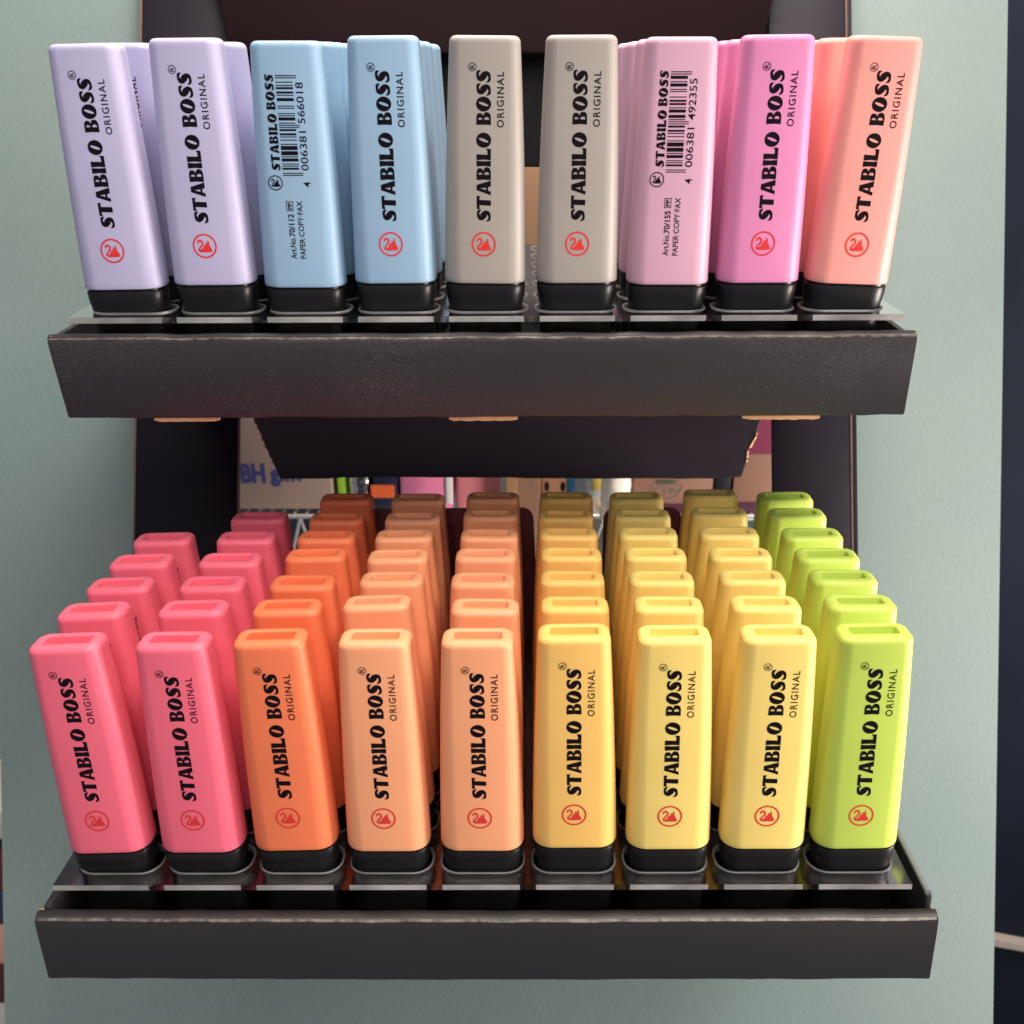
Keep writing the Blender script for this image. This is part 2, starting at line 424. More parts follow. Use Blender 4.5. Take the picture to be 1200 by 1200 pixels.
def ean13(code):
    Lc = ['0001101','0011001','0010011','0111101','0100011','0110001','0101111','0111011','0110111','0001011']
    Gc = [''.join('1' if c == '0' else '0' for c in s)[::-1] for s in Lc]
    Rc = [''.join('1' if c == '0' else '0' for c in s) for s in Lc]
    par = ['LLLLLL','LLGLGG','LLGGLG','LLGGGL','LGLLGG','LGGLLG','LGGGLL','LGLGLG','LGLGGL','LGGLGL'][int(code[0])]
    s = '101' + ''.join((Lc if p == 'L' else Gc)[int(c)] for p, c in zip(par, code[1:7])) + '01010' + ''.join(Rc[int(c)] for c in code[7:]) + '101'
    return s
def barcode_side_meshes(code, art):
    s = ean13(code); z0, z1 = 35.0, 64.2; mw = (z1 - z0)/len(s)
    mb = MB(); i = 0
    while i < len(s):
        if s[i] == '1':
            j = i
            while j < len(s) and s[j] == '1': j += 1
            lng = i < 3 or i > 91 or 44 < i < 50
            a, b = z0 + i*mw + 0.02, z0 + j*mw - 0.02
            x0, x1 = -3.3, (3.1 if lng else 1.9)
            mb.add([place_up(a, x0), place_up(a, x1), place_up(b, x1), place_up(b, x0)], [(0, 1, 2, 3)])
            i = j
        else: i += 1
    bars = flat_mesh('barcode', [(mb.v, mb.f)], M['ink'])
    g = [word_geo('STABILO BOSS', 2.75, -3.9, 36.6, 64.4, gap=0.09),
         text_geo(code[0], 2.3, 5.2, 31.6, 33.2, bold=0.005),
         text_geo(code[1:7], 2.3, 4.9, 36.6, 48.2, bold=0.005), text_geo(code[7:], 2.3, 4.9, 50.4, 62.2, bold=0.005),
         text_geo('Art.No.', 1.9, -1.0, 9.4, 16.2, bold=0.012), text_geo(art, 1.9, -1.0, 16.4, 23.4, bold=0.022),
         text_geo('PAPER·COPY·FAX', 1.8, 2.0, 9.4, 27.4, bold=0.012),
         polys_to_mesh('g', [[(24.3, -1.1), (27.3, -1.1), (27.3, 1.1), (24.3, 1.1)], [(24.5, -.9), (27.1, -.9), (27.1, .9), (24.5, .9)]], None, lambda x, y: place_up(x, -2.0 + y)),
         text_geo('PP', 1.3, -1.35, 24.75, 26.9, bold=0.03)]
    txt = flat_mesh('lettering', g, M['ink'])
    emb = flat_mesh('emblem', emblem_geo(-5.9, 32.9, 2.3), M['ink'])
    return txt, emb, bars

# ------------------------------------------------------------ the two trays' places
SX, SY = 29.7187, 20.046
TRAY = {'L': T3(-128.5678, 261.0623, -231.9995) @ rot('z', -0.0165) @ rot('y', -0.018) @ rot('x', -0.0506),
        'U': T3(-127.2196, 341.59, -66.9008) @ rot('z', -0.0039) @ rot('y', -0.0052)}

def shaped_panel(name, outline, y0, y1, mats, parent, bevel=0.8, segs=3):
    mb = MB(); mb.prism(outline, y0, y1)
    return build(mb, name, mats, parent, bevel=bevel, segs=segs)

def cardboard_tray(k, label, x0t, x1t, x0b, x1b, zt, right_top, mcard):
    t = tag(empty('cardboard_tray', TRAY[k]), label, 'display tray', 'black cardboard trays of the display')
    zb = -41.0
    # front: a folded, slightly puffy panel with its worn top fold
    mb = MB(); nx = 40
    rings = []
    prof = [(-18.6, zb), (-19.2, zb + 1.0), (-19.3, zt - 8), (-19.2, zt - 2.2), (-18.6, zt - 0.8), (-17.2, zt), (-15.2, zt - 0.2), (-13.9, zt - 1.4), (-13.8, zb)]
    rnd = random.Random(3 if k == 'L' else 5)
    wob = [rnd.uniform(-.22, .22) for _ in range(nx + 1)]
    for i in range(nx + 1):
        f = i / nx; r = []
        for (y, z) in prof:
            g = (z - zb)/(zt - zb)
            xa = x0b + (x0t - x0b)*g; xb = x1b + (x1t - x1b)*g
            zz = z + (wob[i] if g > .8 else (wob[(i*7) % nx]*.8 if g < 0.02 else 0)) + (-0.7*math.sin(math.pi*f)*g if k == 'L' else 0)
            yy = y - 0.5*math.sin(math.pi*f)*(1 - g)
            r.append((xa + (xb - xa)*f, yy, zz))
        rings.append(r)
    mb.rings(rings)
    fp = build(mb, 'front_panel', [mcard], t, angle=50)
    # worn lip along the fold, paled further to paint light catching it
    mb = MB(); rings = []
    for i in range(121):
        f = i/120; g = (zt - zb)/(zt - zb)
        x = x0t + .6 + (x1t - x0t - 1.2)*f
        j = min(nx - 1, int(f*nx)); w = wob[j]*(1 - (f*nx - j)) + wob[j+1]*(f*nx - j)
        z = zt - 1.15 + w - (0.7*math.sin(math.pi*f) if k == 'L' else 0)
        h = (0.42 if k == 'L' else 0.3) + 0.16*rnd.random()
        rings.append([(x, -19.0, z - h), (x, -19.22 - .05*rnd.random(), z), (x, -18.5, z + h), (x, -18.3, z)])
    mb.rings(rings)
    build(mb, 'worn_lit_lip', [M['edge']], fp, angle=60)
    mb = MB()
    mb.add([(x0b + .4, -13.7, zb + .2), (x0b + 2.4, -13.7, zb + .2), (x0b + 2.4, 133, zb + .2), (x0b + .4, 133, zb + .2),
            (x0t + .4, -13.7, zt - .6), (x0t + 2.4, -13.7, zt - .6), (x0t + 2.4, 133, -14), (x0t + .4, 133, -14)],
           [(0,3,2,1),(4,5,6,7),(0,1,5,4),(1,2,6,5),(2,3,7,6),(3,0,4,7)])
    build(mb, 'side_panel', [M['card']], t, bevel=.5)
    mb = MB()
    mb.add([(x1b - 2.4, -13.7, zb + .2), (x1b - .4, -13.7, zb + .2), (x1b - .4, 133, zb + .2), (x1b - 2.4, 133, zb + .2),
            (x1t - 2.4, -13.7, right_top), (x1t - .4, -13.7, right_top), (x1t - .4, 133, right_top + 2), (x1t - 2.4, 133, right_top + 2)],
           [(0,3,2,1),(4,5,6,7),(0,1,5,4),(1,2,6,5),(2,3,7,6),(3,0,4,7)])
    sp = build(mb, 'side_panel', [M['card']], t, bevel=.5)
    if k == 'L':
        mb = MB(); mb.tube((x1t - 1.4, -12.5, right_top + .3), (x1t - 1.4, 132, right_top + 2.3), 1.1, 12); build(mb, 'edge_sheen', [M['fold_sheen']], sp)  # paler tube added to paint the bright sheen along the wall top
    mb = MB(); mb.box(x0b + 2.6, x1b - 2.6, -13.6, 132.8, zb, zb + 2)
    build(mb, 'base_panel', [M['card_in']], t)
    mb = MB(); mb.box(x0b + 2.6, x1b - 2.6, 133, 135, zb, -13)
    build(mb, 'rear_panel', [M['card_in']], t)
    # torn kraft corners of the front panel
    for xs, sg in ((x0t, -1), (x1t, 1)):
        mb = MB()
        for q in range(9):
            a = rnd.uniform(0, 6.28); r = rnd.uniform(.25, .8)
            cx, cy, cz = xs - sg*rnd.uniform(0, 1.4), -17 + rnd.uniform(-1.2, 2.5), zt - 1 + rnd.uniform(-.8, .9)
            mb.add([(cx + r*math.cos(a + b), cy + r*math.sin(a + b)*.7, cz + rnd.uniform(-.3, .3)) for b in (0, 1.6, 3.1, 4.7)] + [(cx, cy, cz + .5)],
                   [(0,1,2,3), (0,1,4), (1,2,4), (2,3,4), (3,0,4)])
        build(mb, 'torn_corner', [M['kraft']], fp, smooth=False)
    return t
tray_up = cardboard_tray('U', 'black cardboard tray holding the pastel lavender to apricot highlighters', -23.6, 258.0, -21.2, 257.6, -13.2, -14.6, M['card_up'])
tray_lo = cardboard_tray('L', 'black cardboard tray holding the coral to lime highlighters', -23.0, 261.4, -22.6, 261.6, -15.6, -12.4, M['card'])
for a, b in ((7, 29), (106, 129), (204, 230)):
    mb = MB(); rnd = random.Random(a); n = 12
    top = [(a + (b - a)*i/n, -41.2) for i in range(n + 1)]
    bot = [(a + (b - a)*i/n, -42.6 - rnd.uniform(-.15, .15) + (0.5 if i in (0, n) else 0)) for i in range(n + 1)]
    mb.prism(bot + top[::-1], -18.4, -17.4)
    tag(build(mb, 'locking_tab', [M['kraft']], tray_up, smooth=False), 'bare tan cardboard tab under the front panel')

def holder_plate(k, label, x0, x1, y0, y1):
    t = empty('acrylic_plate', TRAY[k])
    tag(t, label, 'holder plate', 'clear acrylic plates holding the highlighters')
    zt, zb, n = -8.6, -10.6, 6
    plate, rim = MB(), MB()
    xs = [x0] + [(c + .5)*SX for c in range(8)] + [x1]
    ys = [y0] + [(r + .5)*SY for r in range(6)] + [y1]
    for c in range(9):
        for r in range(7):
            hx, hy = c*SX, r*SY
            cs = [(xs[c+1], ys[r+1]), (xs[c], ys[r+1]), (xs[c], ys[r]), (xs[c+1], ys[r])]
            for z, w in ((zt, .9), (zb, 0)):
                loop = rrect(26.2 + w, 13.9 + w, 5.9, z, n, hx, hy)
                kk = len(plate.v); plate.v += loop + [(x, y, z) for x, y in cs]; m_ = len(loop)
                for q in range(4):
                    for i in range(n): plate.f.append((kk + m_ + q, kk + q*(n+1) + i, kk + q*(n+1) + i + 1)); plate.m.append(0)
                    a = q*(n+1) + n; b = (a + 1) % m_
                    plate.f.append((kk + m_ + q, kk + a, kk + b, kk + m_ + (q + 1) % 4)); plate.m.append(0)
            rim.rings([rrect(26.2 + 1.5, 13.9 + 1.5, 6.4, zt + .015, n, hx, hy), rrect(26.2 + 1.2, 13.9 + 1.2, 6.3, zt + .34, n, hx, hy), rrect(26.2 + .6, 13.9 + .6, 6.1, zt + .42, n, hx, hy), rrect(26.2, 13.9, 5.9, zt, n, hx, hy), rrect(26.2, 13.9, 5.9, zb, n, hx, hy)], False, False)
    for a, b in (((x0, y1), (x0, y0)), ((x0, y0), (x1, y0)), ((x1, y0), (x1, y1)), ((x1, y1), (x0, y1))):
        plate.add([(a[0], a[1], zt), (b[0], b[1], zt), (b[0], b[1], zb), (a[0], a[1], zb)], [(0, 1, 2, 3)])
    me = plate.mesh('plate', [M['acrylic']], smooth=False)
    bm = bmesh.new(); bm.from_mesh(me); bmesh.ops.remove_doubles(bm, verts=bm.verts, dist=1e-6); bmesh.ops.recalc_face_normals(bm, faces=bm.faces); bm.to_mesh(me); bm.free()
    link('plate', me, t)
    build(rim, 'hole_rim', [M['bead']], t, angle=60)
    # bright pieces on the front edge, standing in for light gathered there
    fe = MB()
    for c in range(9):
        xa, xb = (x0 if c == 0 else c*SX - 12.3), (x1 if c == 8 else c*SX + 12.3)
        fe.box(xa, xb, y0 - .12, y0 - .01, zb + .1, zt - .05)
    build(fe, 'edge_glints', [M['edge_glint']], t, smooth=False)
    return t
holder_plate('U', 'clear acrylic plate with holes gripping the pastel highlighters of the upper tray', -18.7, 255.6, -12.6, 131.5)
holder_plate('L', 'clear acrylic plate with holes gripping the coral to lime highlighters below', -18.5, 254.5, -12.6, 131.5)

# ------------------------------------------------------------ highlighters in their rows
LOW = [(0,0,-1.81,-1.98,0.16,-0.46),(1,0,-1.60,-0.26,0.07,-0.38),(2,0,-0.67,-1.10,-0.03,0.35),(3,0,-0.45,-0.02,-0.32,-0.12),(4,0,0.09,0.46,-0.04,0.02),(5,0,0.33,-0.32,-0.28,1.11),(6,0,0.68,-0.44,-0.26,0.45),(7,0,1.0,0.13,-0.04,0.53),(8,0,0.85,-0.71,-0.34,0.52),(0,1,-1.70,-2.38,-0.20,0.0),(0,2,-1.70,-1.40,0.32,0.0),(0,3,-1.70,-1.50,0.20,0.0),(0,4,-1.70,-0.84,-0.35,0.0),(1,1,-1.37,-0.92,-0.93,0.0),(1,2,-1.37,-0.41,0.01,0.0),(1,3,-1.37,-0.17,-0.11,0.0),(1,4,-1.37,0.04,-0.78,0.0),(1,5,-1.37,-0.27,-1.47,0.0),(2,1,-1.04,-0.71,-1.05,0.0),(2,2,-1.04,-0.10,-0.15,0.0),(2,3,-1.04,-0.17,-2.91,0.0),(2,4,-1.04,0.29,-0.87,0.0),(2,5,-1.04,0.63,-0.11,0.0),(2,6,-1.04,0.54,-1.91,0.0),(3,1,-0.71,-1.93,-3.27,0.0),(3,2,-0.71,-0.12,-1.99,0.0),(3,3,-0.71,-0.36,-1.54,0.0),(3,4,-0.71,-0.34,-1.08,0.0),(3,5,-0.71,0.55,0.26,0.0),(3,6,-0.71,0.38,-0.91,0.0),(4,1,-0.38,1.76,-0.66,0.0),(4,2,-0.38,0.63,-0.88,0.0),(4,3,-0.38,0.68,-1.72,0.0),(4,4,-0.38,1.08,-0.90,0.0),(4,5,-0.38,0.94,-1.63,0.0),(4,6,-0.38,0.97,-1.68,0.0),(5,1,-0.05,0.69,-1.35,0.0),(5,2,-0.05,0.67,-1.60,0.0),(5,3,-0.05,0.96,-1.80,0.0),(5,4,-0.05,0.84,-1.36,0.0),(5,5,-0.05,0.60,-0.44,0.0),(5,6,-0.05,1.03,-1.18,0.0),(6,1,0.28,0.59,-0.99,0.0),(6,2,0.28,0.68,-1.09,0.0),(6,3,0.28,0.92,-1.32,0.0),(6,4,0.28,0.61,-1.15,0.0),(6,5,0.28,0.41,-0.43,0.0),(6,6,0.28,0.11,-0.25,0.0),(7,1,0.61,1.06,-1.02,0.0),(7,2,0.61,0.95,-1.13,0.0),(7,3,0.61,0.82,-0.75,0.0),(7,4,0.61,0.58,-0.80,0.0),(7,5,0.61,0.57,-1.50,0.0),(7,6,0.61,0.71,-2.46,0.0),(8,1,0.94,0.94,-1.14,0.0),(8,2,0.94,1.03,-0.71,0.0),(8,3,0.94,0.82,0.35,0.0),(8,4,0.94,0.68,0.74,0.0),(8,5,0.94,0.36,0.05,0.0),(8,6,0.94,0.16,1.01,0.0),]
UPP = [(0,0,-1.59,-0.80,0.07,-0.67),(1,0,-1.35,-0.23,0.07,0.73),(2,0,-1.16,0.36,0.16,-0.20),(3,0,-0.61,-0.10,0.27,1.07),(4,0,-0.56,0.79,0.54,0.96),(5,0,0.13,0.02,0.55,0.95),(6,0,0.55,0.22,0.33,0.25),(7,0,0.78,-0.28,0.33,0.73),(8,0,0.37,2.10,0.18,0.18),]
LOWC = ['coral', 'coral', 'orange', 'peach', 'peach', 'golden', 'yellow', 'yellow', 'lime']
UPC = ['lavender', 'lavender', 'blue', 'blue', 'beige', 'beige', 'lilac', 'pink', 'apricot']
UPN = [2, 2, 4, 5, 1, 1, 5, 3, 3]
WORD = {'coral': 'coral pink', 'orange': 'orange', 'peach': 'peach orange', 'golden': 'golden yellow', 'yellow': 'light yellow',
        'lime': 'lime green', 'lavender': 'lavender', 'blue': 'pale blue', 'beige': 'beige grey', 'lilac': 'lilac pink',
        'pink': 'bright pink', 'apricot': 'apricot'}
ORD = ['front', 'second', 'third', 'fourth', 'fifth', 'sixth', 'seventh']
COLN = ['leftmost', 'second', 'third', 'fourth', 'middle', 'sixth', 'seventh', 'eighth', 'rightmost']

cap_me = cap_mesh()
let_me, emb_me = lettering_meshes()
side = {2: barcode_side_meshes('4006381566018', '70/112'), 6: barcode_side_meshes('4006381492355', '70/155')}
bodies = {c: body_mesh(M[c]) for c in WORD}
protos = {}
def make_highlighter(key, back):
    root = empty('highlighter')
    link('body', bodies[key], root)
    link('cap', cap_me, root)
    if back is None:
        link('lettering', let_me, root); link('emblem', emb_me, root)
    else:
        link('lettering', side[back][0], root); link('emblem', side[back][1], root); link('barcode', side[back][2], root)
    return root
def copy_highlighter(src, with_print):
    r = src.copy(); COL.objects.link(r)
    for ch in list(src.children):
        if not with_print and ch.name.split('.')[0] in ('lettering', 'emblem', 'barcode'): continue
        c = ch.copy(); COL.objects.link(c); c.parent = r
    return r
def place(k, c, i, dx, roll, tilt, dz, yaw=0.0):
    key = (LOWC if k == 'L' else UPC)[c]
    back = c if (k == 'U' and c in side and i == 0) else None
    pk = (key, back)
    if pk not in protos:
        o = protos[pk] = make_highlighter(key, back)   # each colour's first one stands in the front row
    else:
        o = copy_highlighter(protos[pk], i == 0 or (k == 'L' and c < 2) or (k == 'U' and c == 0))
    o.matrix_world = TRAY[k] @ T3(c*SX + dx, i*SY, dz - Z0) @ rot('y', math.radians(roll)) @ rot('x', math.radians(tilt)) @ rot('z', math.radians(yaw))
    tr = 'lower' if k == 'L' else 'upper'
    if back is not None:
        lab = '%s highlighter turned to show its barcode, front of the upper tray' % WORD[key]
    elif i == 0:
        lab = '%s highlighter at the front of the %s column in the %s tray' % (WORD[key], COLN[c], tr)
    else:
        lab = '%s highlighter, %s from the front in the %s column of the %s tray' % (WORD[key], ORD[i], COLN[c], tr)
    tag(o, lab, 'highlighter', 'highlighters standing in the %s tray' % tr)
rnd = random.Random(11)
YAW = {('L', 3, 1): -1.5, ('L', 4, 1): 1.5, ('L', 2, 3): 1}
for c, i, dx, roll, tilt, dz in sorted(LOW, key=lambda t: (t[1], t[0])):
    place('L', c, i, dx, roll, tilt, dz, YAW.get(('L', c, i), rnd.uniform(-.6, .6)))
for c, i, dx, roll, tilt, dz in UPP:
    place('U', c, i, dx, roll, tilt, dz, rnd.uniform(-.6, .6))
for c in range(9):
    for i in range(1, UPN[c]):
        place('U', c, i, rnd.uniform(-.2, .2), rnd.uniform(-.3, .4), rnd.uniform(-.4, .4), rnd.uniform(-.2, .2), rnd.uniform(-.6, .6))

# ------------------------------------------------------------ maroon cards behind the last row
def card(label, x0, x1, ztop, marks):
    t = empty('divider_card', TRAY['L']); tag(t, label, 'card', 'dark maroon cards behind the last row')
    r = 5.0; pts = [(x0 - 1, -38), (x1 + 4, -38)]
    for kx, a0 in ((x1 - r, 0), (x0 + r, math.pi/2)):
        for i in range(7):
            a = a0 + math.pi/2*i/6; pts.append((kx + r*math.cos(a), ztop - r + r*math.sin(a)))
    mb = MB(); mb.prism(pts, 129.2, 130.4)
    build(mb, 'card_sheet', [M['maroon']], t, bevel=.2)
    mb = MB(); rr = random.Random(2)
    for (mx, mz0, mz1) in marks:
        for col in range(3):
            z = mz0
            while z < mz1:
                h = rr.uniform(.35, .9); mb.box(mx + col*1.3, mx + col*1.3 + rr.uniform(.7, 1.1), 129.1, 129.15, z, z + h*.7); z += h + rr.uniform(.1, .5)
    build(mb, 'small_print', [M['ink']], t, smooth=False)
    return t
card('wide dark maroon card behind the orange and peach highlighters', 44, 136.5, 65.5, [(73, 46, 52), (99.5, 28, 58)])
card('narrow dark maroon card behind the light yellow highlighters', 166, 199, 64.8, [(194.5, 45, 56)])

# ------------------------------------------------------------ display stand
SL = 0.485
QN = math.hypot(1, SL)
th = math.atan(SL)
STAND = T3(0, 480, -67) @ rot('x', -th)       # local x across, z up the slope, y away from the camera
def u_(z): return (z + 67)*QN
st = tag(empty('display_stand', STAND), 'tall black cardboard display stand with two uprights behind the trays', 'display stand')
mb = MB(); mb.box(-171.6, -125.6, 0, 3, u_(-345), u_(140))
up1 = build(mb, 'upright', [M['card_dark']], st, bevel=.5)
mb = MB(); mb.box(119.1, 154.6, 0, 3, u_(-345), u_(140))
up2 = build(mb, 'upright', [M['card_dark']], st, bevel=.5)
for p_, xa, xb in ((up1, -172.6, -171.8), (up1, -125.45, -124.9), (up2, 154.75, 155.5)):
    mb = MB(); mb.box(xa, xb, -.2, 3.0, u_(-345), u_(140)); build(mb, 'cut_edge', [M['kraft_dark']], p_)
mb = MB(); mb.box(155.7, 158.2, 1.5, 5, u_(-345), u_(140)); build(mb, 'folded_flange', [M['card_dark']], up2, bevel=.3)
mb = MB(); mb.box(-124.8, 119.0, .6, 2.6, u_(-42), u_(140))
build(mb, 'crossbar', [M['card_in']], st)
mb = MB(); mb.prism([(-129, u_(3)), (114, u_(3)), (120, u_(28)), (127, u_(70)), (140, u_(140)), (-166, u_(140)), (-148, u_(70)), (-135, u_(28)), (-131, u_(12))], -6, -3.5)
build(mb, 'header_panel', [M['header']], st, bevel=.4)

# rear flap of the upper tray, hanging in front of the opening
FL = T3(0, 480, -67) @ rot('x', -th)
flap = empty('rear_flap'); flap.parent = tray_up; flap.matrix_world = FL
bpy.context.view_layer.update()
q = .978
left = [(-119*q, -147), (-117.5*q, -150), (-114.5*q, -155), (-113.5*q, -158), (-110.3*q, -164), (-108.6*q, -167.5), (-105.5*q, -173.2)]
right = [(104.5*q, -172.4), (107*q, -166.5), (107.6*q, -162), (111.5*q, -156), (112*q, -153.5), (114.5*q, -147)]
rr = random.Random(4)
bot = [(-105.5*q + (210*q)*i/30, -173.0 + rr.uniform(-.12, .12) + (.5 if 3 < i < 16 else 0)) for i in range(1, 30)]
pts = [(x, u_(z)) for x, z in left + bot + right] + [(126*q, u_(-118)), (-131*q, u_(-118))]
mb = MB(); mb.prism(pts, -11, -8)
fo = build(mb, 'flap_panel', [M['card_flap']], flap, bevel=.25, segs=1)
for side_pts, nm, sg in ((left[1:6], 'torn_edge', -1), (right[1:5], 'torn_edge', 1)):
    mb = MB(); rr = random.Random(9)
    P_ = []
    for (x0_, z0_), (x1_, z1_) in zip(side_pts, side_pts[1:]):
        for i in range(5):
            f = i/5; P_.append((x0_ + (x1_ - x0_)*f, u_(z0_ + (z1_ - z0_)*f)))
    for (xa, za), (xb, zb_) in zip(P_, P_[1:]):
        if rr.random() < .2: continue
        w = rr.uniform(.3, 1.1)
        mb.add([(xa - .25, -11.2, za), (xb - .25, -11.3, zb_), (xb + sg*w, -10.2, zb_ + rr.uniform(-.5, .5)), (xa + sg*rr.uniform(.2, 1), -10.4, za),
                (xa, -9.6, za), (xb, -9.6, zb_)], [(0, 1, 2, 3), (3, 2, 5, 4), (0, 3, 4), (1, 5, 2), (0, 4, 5, 1)])
    build(mb, nm, [M['kraft']], flap, smooth=False)

# ------------------------------------------------------------ painted board behind the stand
BL = 0.3854
BO = T3(0, 490, -67) @ rot('x', -BL)
mb = MB()
X = [-247, -150, 138, 234.3]; Zs = [-460, -265, 60, 170]
for y in (6, 14):
    k = len(mb.v)
    mb.v += [(x, y, z) for z in Zs for x in X]
    for r in range(3):
        for c in range(3):
            if (r, c) == (1, 1): continue
            mb.f.append((k + r*4 + c, k + r*4 + c + 1, k + r*4 + c + 5, k + r*4 + c + 4)); mb.m.append(0)
def wall_q(a, b):
    mb.f.append((a, b, b + 16, a + 16)); mb.m.append(0)
for c in range(3): wall_q(c, c + 1); wall_q(12 + c, 13 + c)
for r in range(3): wall_q(r*4, r*4 + 4); wall_q(r*4 + 3, r*4 + 7)
wall_q(5, 6); wall_q(9, 10); wall_q(5, 9); wall_q(6, 10)
bo = build(mb, 'wall_board', [M['board']], None, smooth=False)
bo.matrix_world = BO
rr = random.Random(21); mb = MB()
for k in range(9):
    x = rr.choice([rr.uniform(-238, -176), rr.uniform(162, 228)]); z = rr.uniform(-360, 60); a = rr.uniform(0, 6.28); L_ = rr.uniform(1.5, 5); cv = rr.uniform(-.5, .5)
    p = (x, 5.9, z)
    for q_ in range(5):
        n_ = (p[0] + L_/5*math.cos(a), 5.9 - .25*math.sin(math.pi*(q_ + 1)/5), p[2] + L_/5*math.sin(a)); a += cv
        mb.tube(p, n_, .055, 5); p = n_
build(mb, 'lint_fibres', [mat('pale_lint', (.34, .37, .35), rough=.8)], bo)
tag(bo, 'grey green painted board standing behind the black display stand', 'board')

# ------------------------------------------------------------ shop shelf seen through the opening
def px_box(name, label, cat, x0, x1, yt, yb, Y, depth, m, bevel=1.0, parent=None, group=None):
    a, b = at(x0, yt, Y), at(x1, yb, Y)
    mb = MB(); mb.box(a.x, b.x, Y, Y + depth, b.z, a.z)
    o = build(mb, name, m if isinstance(m, (list, tuple)) else [m], parent, bevel=bevel)
    if label: tag(o, label, cat, group)
    return o
M['carton'] = mat('pale_brown_carton', (0.36, 0.255, 0.21), rough=.8, noise=.06, nscale=30)
M['blue_ink'] = mat('blue_print', (0.045, 0.05, 0.20), rough=.6)
M['chrome'] = mat('chrome_wire', (.75, .73, .70), rough=.25, metal=.6)
M['green'] = mat('lime_label', (.33, .62, .05), rough=.5)
M['tin'] = mat('brushed_tin', (.75, .72, .66), rough=.2, metal=1)
M['navy'] = mat('navy_card', (.016, .018, .045), rough=.4)
M['redor'] = mat('red_orange_card', (.78, .14, .035), rough=.5)
M['pinkp'] = mat('pink_wrapping', (.75, .22, .38), rough=.25, noise=.12, nscale=40)
M['rosep'] = mat('rose_wrapping', (.75, .24, .26), rough=.25, noise=.12, nscale=40)
M['white'] = mat('white_plastic', (.75, .72, .66), rough=.4)
M['ochre'] = mat('ochre_wood', (.37, .21, .10), rough=.6)
M['brown'] = mat('brown_box', (.30, .145, .075), rough=.7, noise=.08)
M['brown2'] = mat('tan_box', (.25, .13, .085), rough=.65, noise=.05)
M['magenta'] = mat('magenta_card', (.17, .012, .055), rough=.5)
M['plum'] = mat('plum_card', (.07, .012, .035), rough=.5)
M['bluep'] = mat('bright_blue_label', (.05, .30, .65), rough=.4)
M['silver'] = mat('silver_wrap', (.42, .46, .50), rough=.3, noise=.2, nscale=60)
M['yel'] = mat('yellow_label', (.72, .55, .10), rough=.4)
M['cream'] = mat('cream_plastic', (.72, .60, .45), rough=.35)
M['glossy'] = mat('clear_crinkled_wrap', (.80, .74, .66), rough=.15, bump=1.0, bscale=60)
M['greyd'] = mat('grey_shelf_edge', (.13, .12, .11), rough=.5)
Y1 = 640
ZS = at(330, 600, Y1).z
# wire shelf carrying the goods
sh = empty('wire_shelf'); tag(sh, 'chrome wire shelf under the pale printed carton', 'wire shelf')
sh.matrix_world = T3(0, Y1, ZS)
mb = MB(); mb.tube((-260, -4, -1.5), (240, -4, -1.5), 1.6); mb.tube((-260, -4, -38), (240, -4, -38), 1.6); build(mb, 'rail', [M['chrome']], sh)
mb = MB()
for i in range(26):
    x = -260 + i*19
    mb.tube((x, -4, -3), (x + 9.5, -4, -37), 1.2, 8); mb.tube((x + 9.5, -4, -37), (x + 19, -4, -3), 1.2, 8)
build(mb, 'truss_wire', [M['chrome']], sh)
mb = MB()
for i in range(60): mb.tube((-258 + i*8.3, -2, -1), (-258 + i*8.3, 200, -1), 1.0, 6)
build(mb, 'deck_wire', [M['chrome']], sh)
sh2 = px_box('shelf_base', 'blue grey shelf floor below the chrome wire shelf', 'shelf', 250, 930, 690, 720, Y1, 240, mat('blue_grey_paint', (.11, .17, .21), rough=.5), 1)
sh2 = px_box('back_wall', None, None, -200, 1400, -300, 1500, 900, 20, mat('dark_back_wall', (.03, .022, .028), rough=.7), 0)
tag(sh2, kind='structure')
# carton with hand-painted blue letters
ct = px_box('printed_carton', 'pale brown carton with blue letters seen beside the left upright', 'carton', 236, 391, 440, 597, Y1, 150, M['carton'], 1.5)
def text3d(txt, x, yt, yb, Y, m, parent, wpx, rotz=0, bold=.04, name='lettering'):
    cu = bpy.data.curves.new('txt', 'FONT'); cu.body = txt; cu.size = 1; cu.offset = bold; cu.resolution_u = 3
    raw, fs = curve_to_mesh('t', cu, None, lambda a, b: (a, b))
    xs_ = [p[0] for p in raw]; ys_ = [p[1] for p in raw]
    A, B = at(x, yt, Y), at(x + wpx, yb, Y)
    sx = (B.x - A.x)/(max(xs_) - min(xs_)); sz = (A.z - B.z)/(max(ys_) - min(ys_))
    vs = [(A.x + (a - min(xs_))*sx, Y - .3, B.z + (b - min(ys_))*sz) for a, b in raw]
    return link(name, flat_mesh(name, [(vs, fs)], m), parent)
text3d('BH', 281, 543, 566, Y1, M['blue_ink'], ct, 31)
text3d('gmv', 316, 550, 570, Y1, M['blue_ink'], ct, 42)
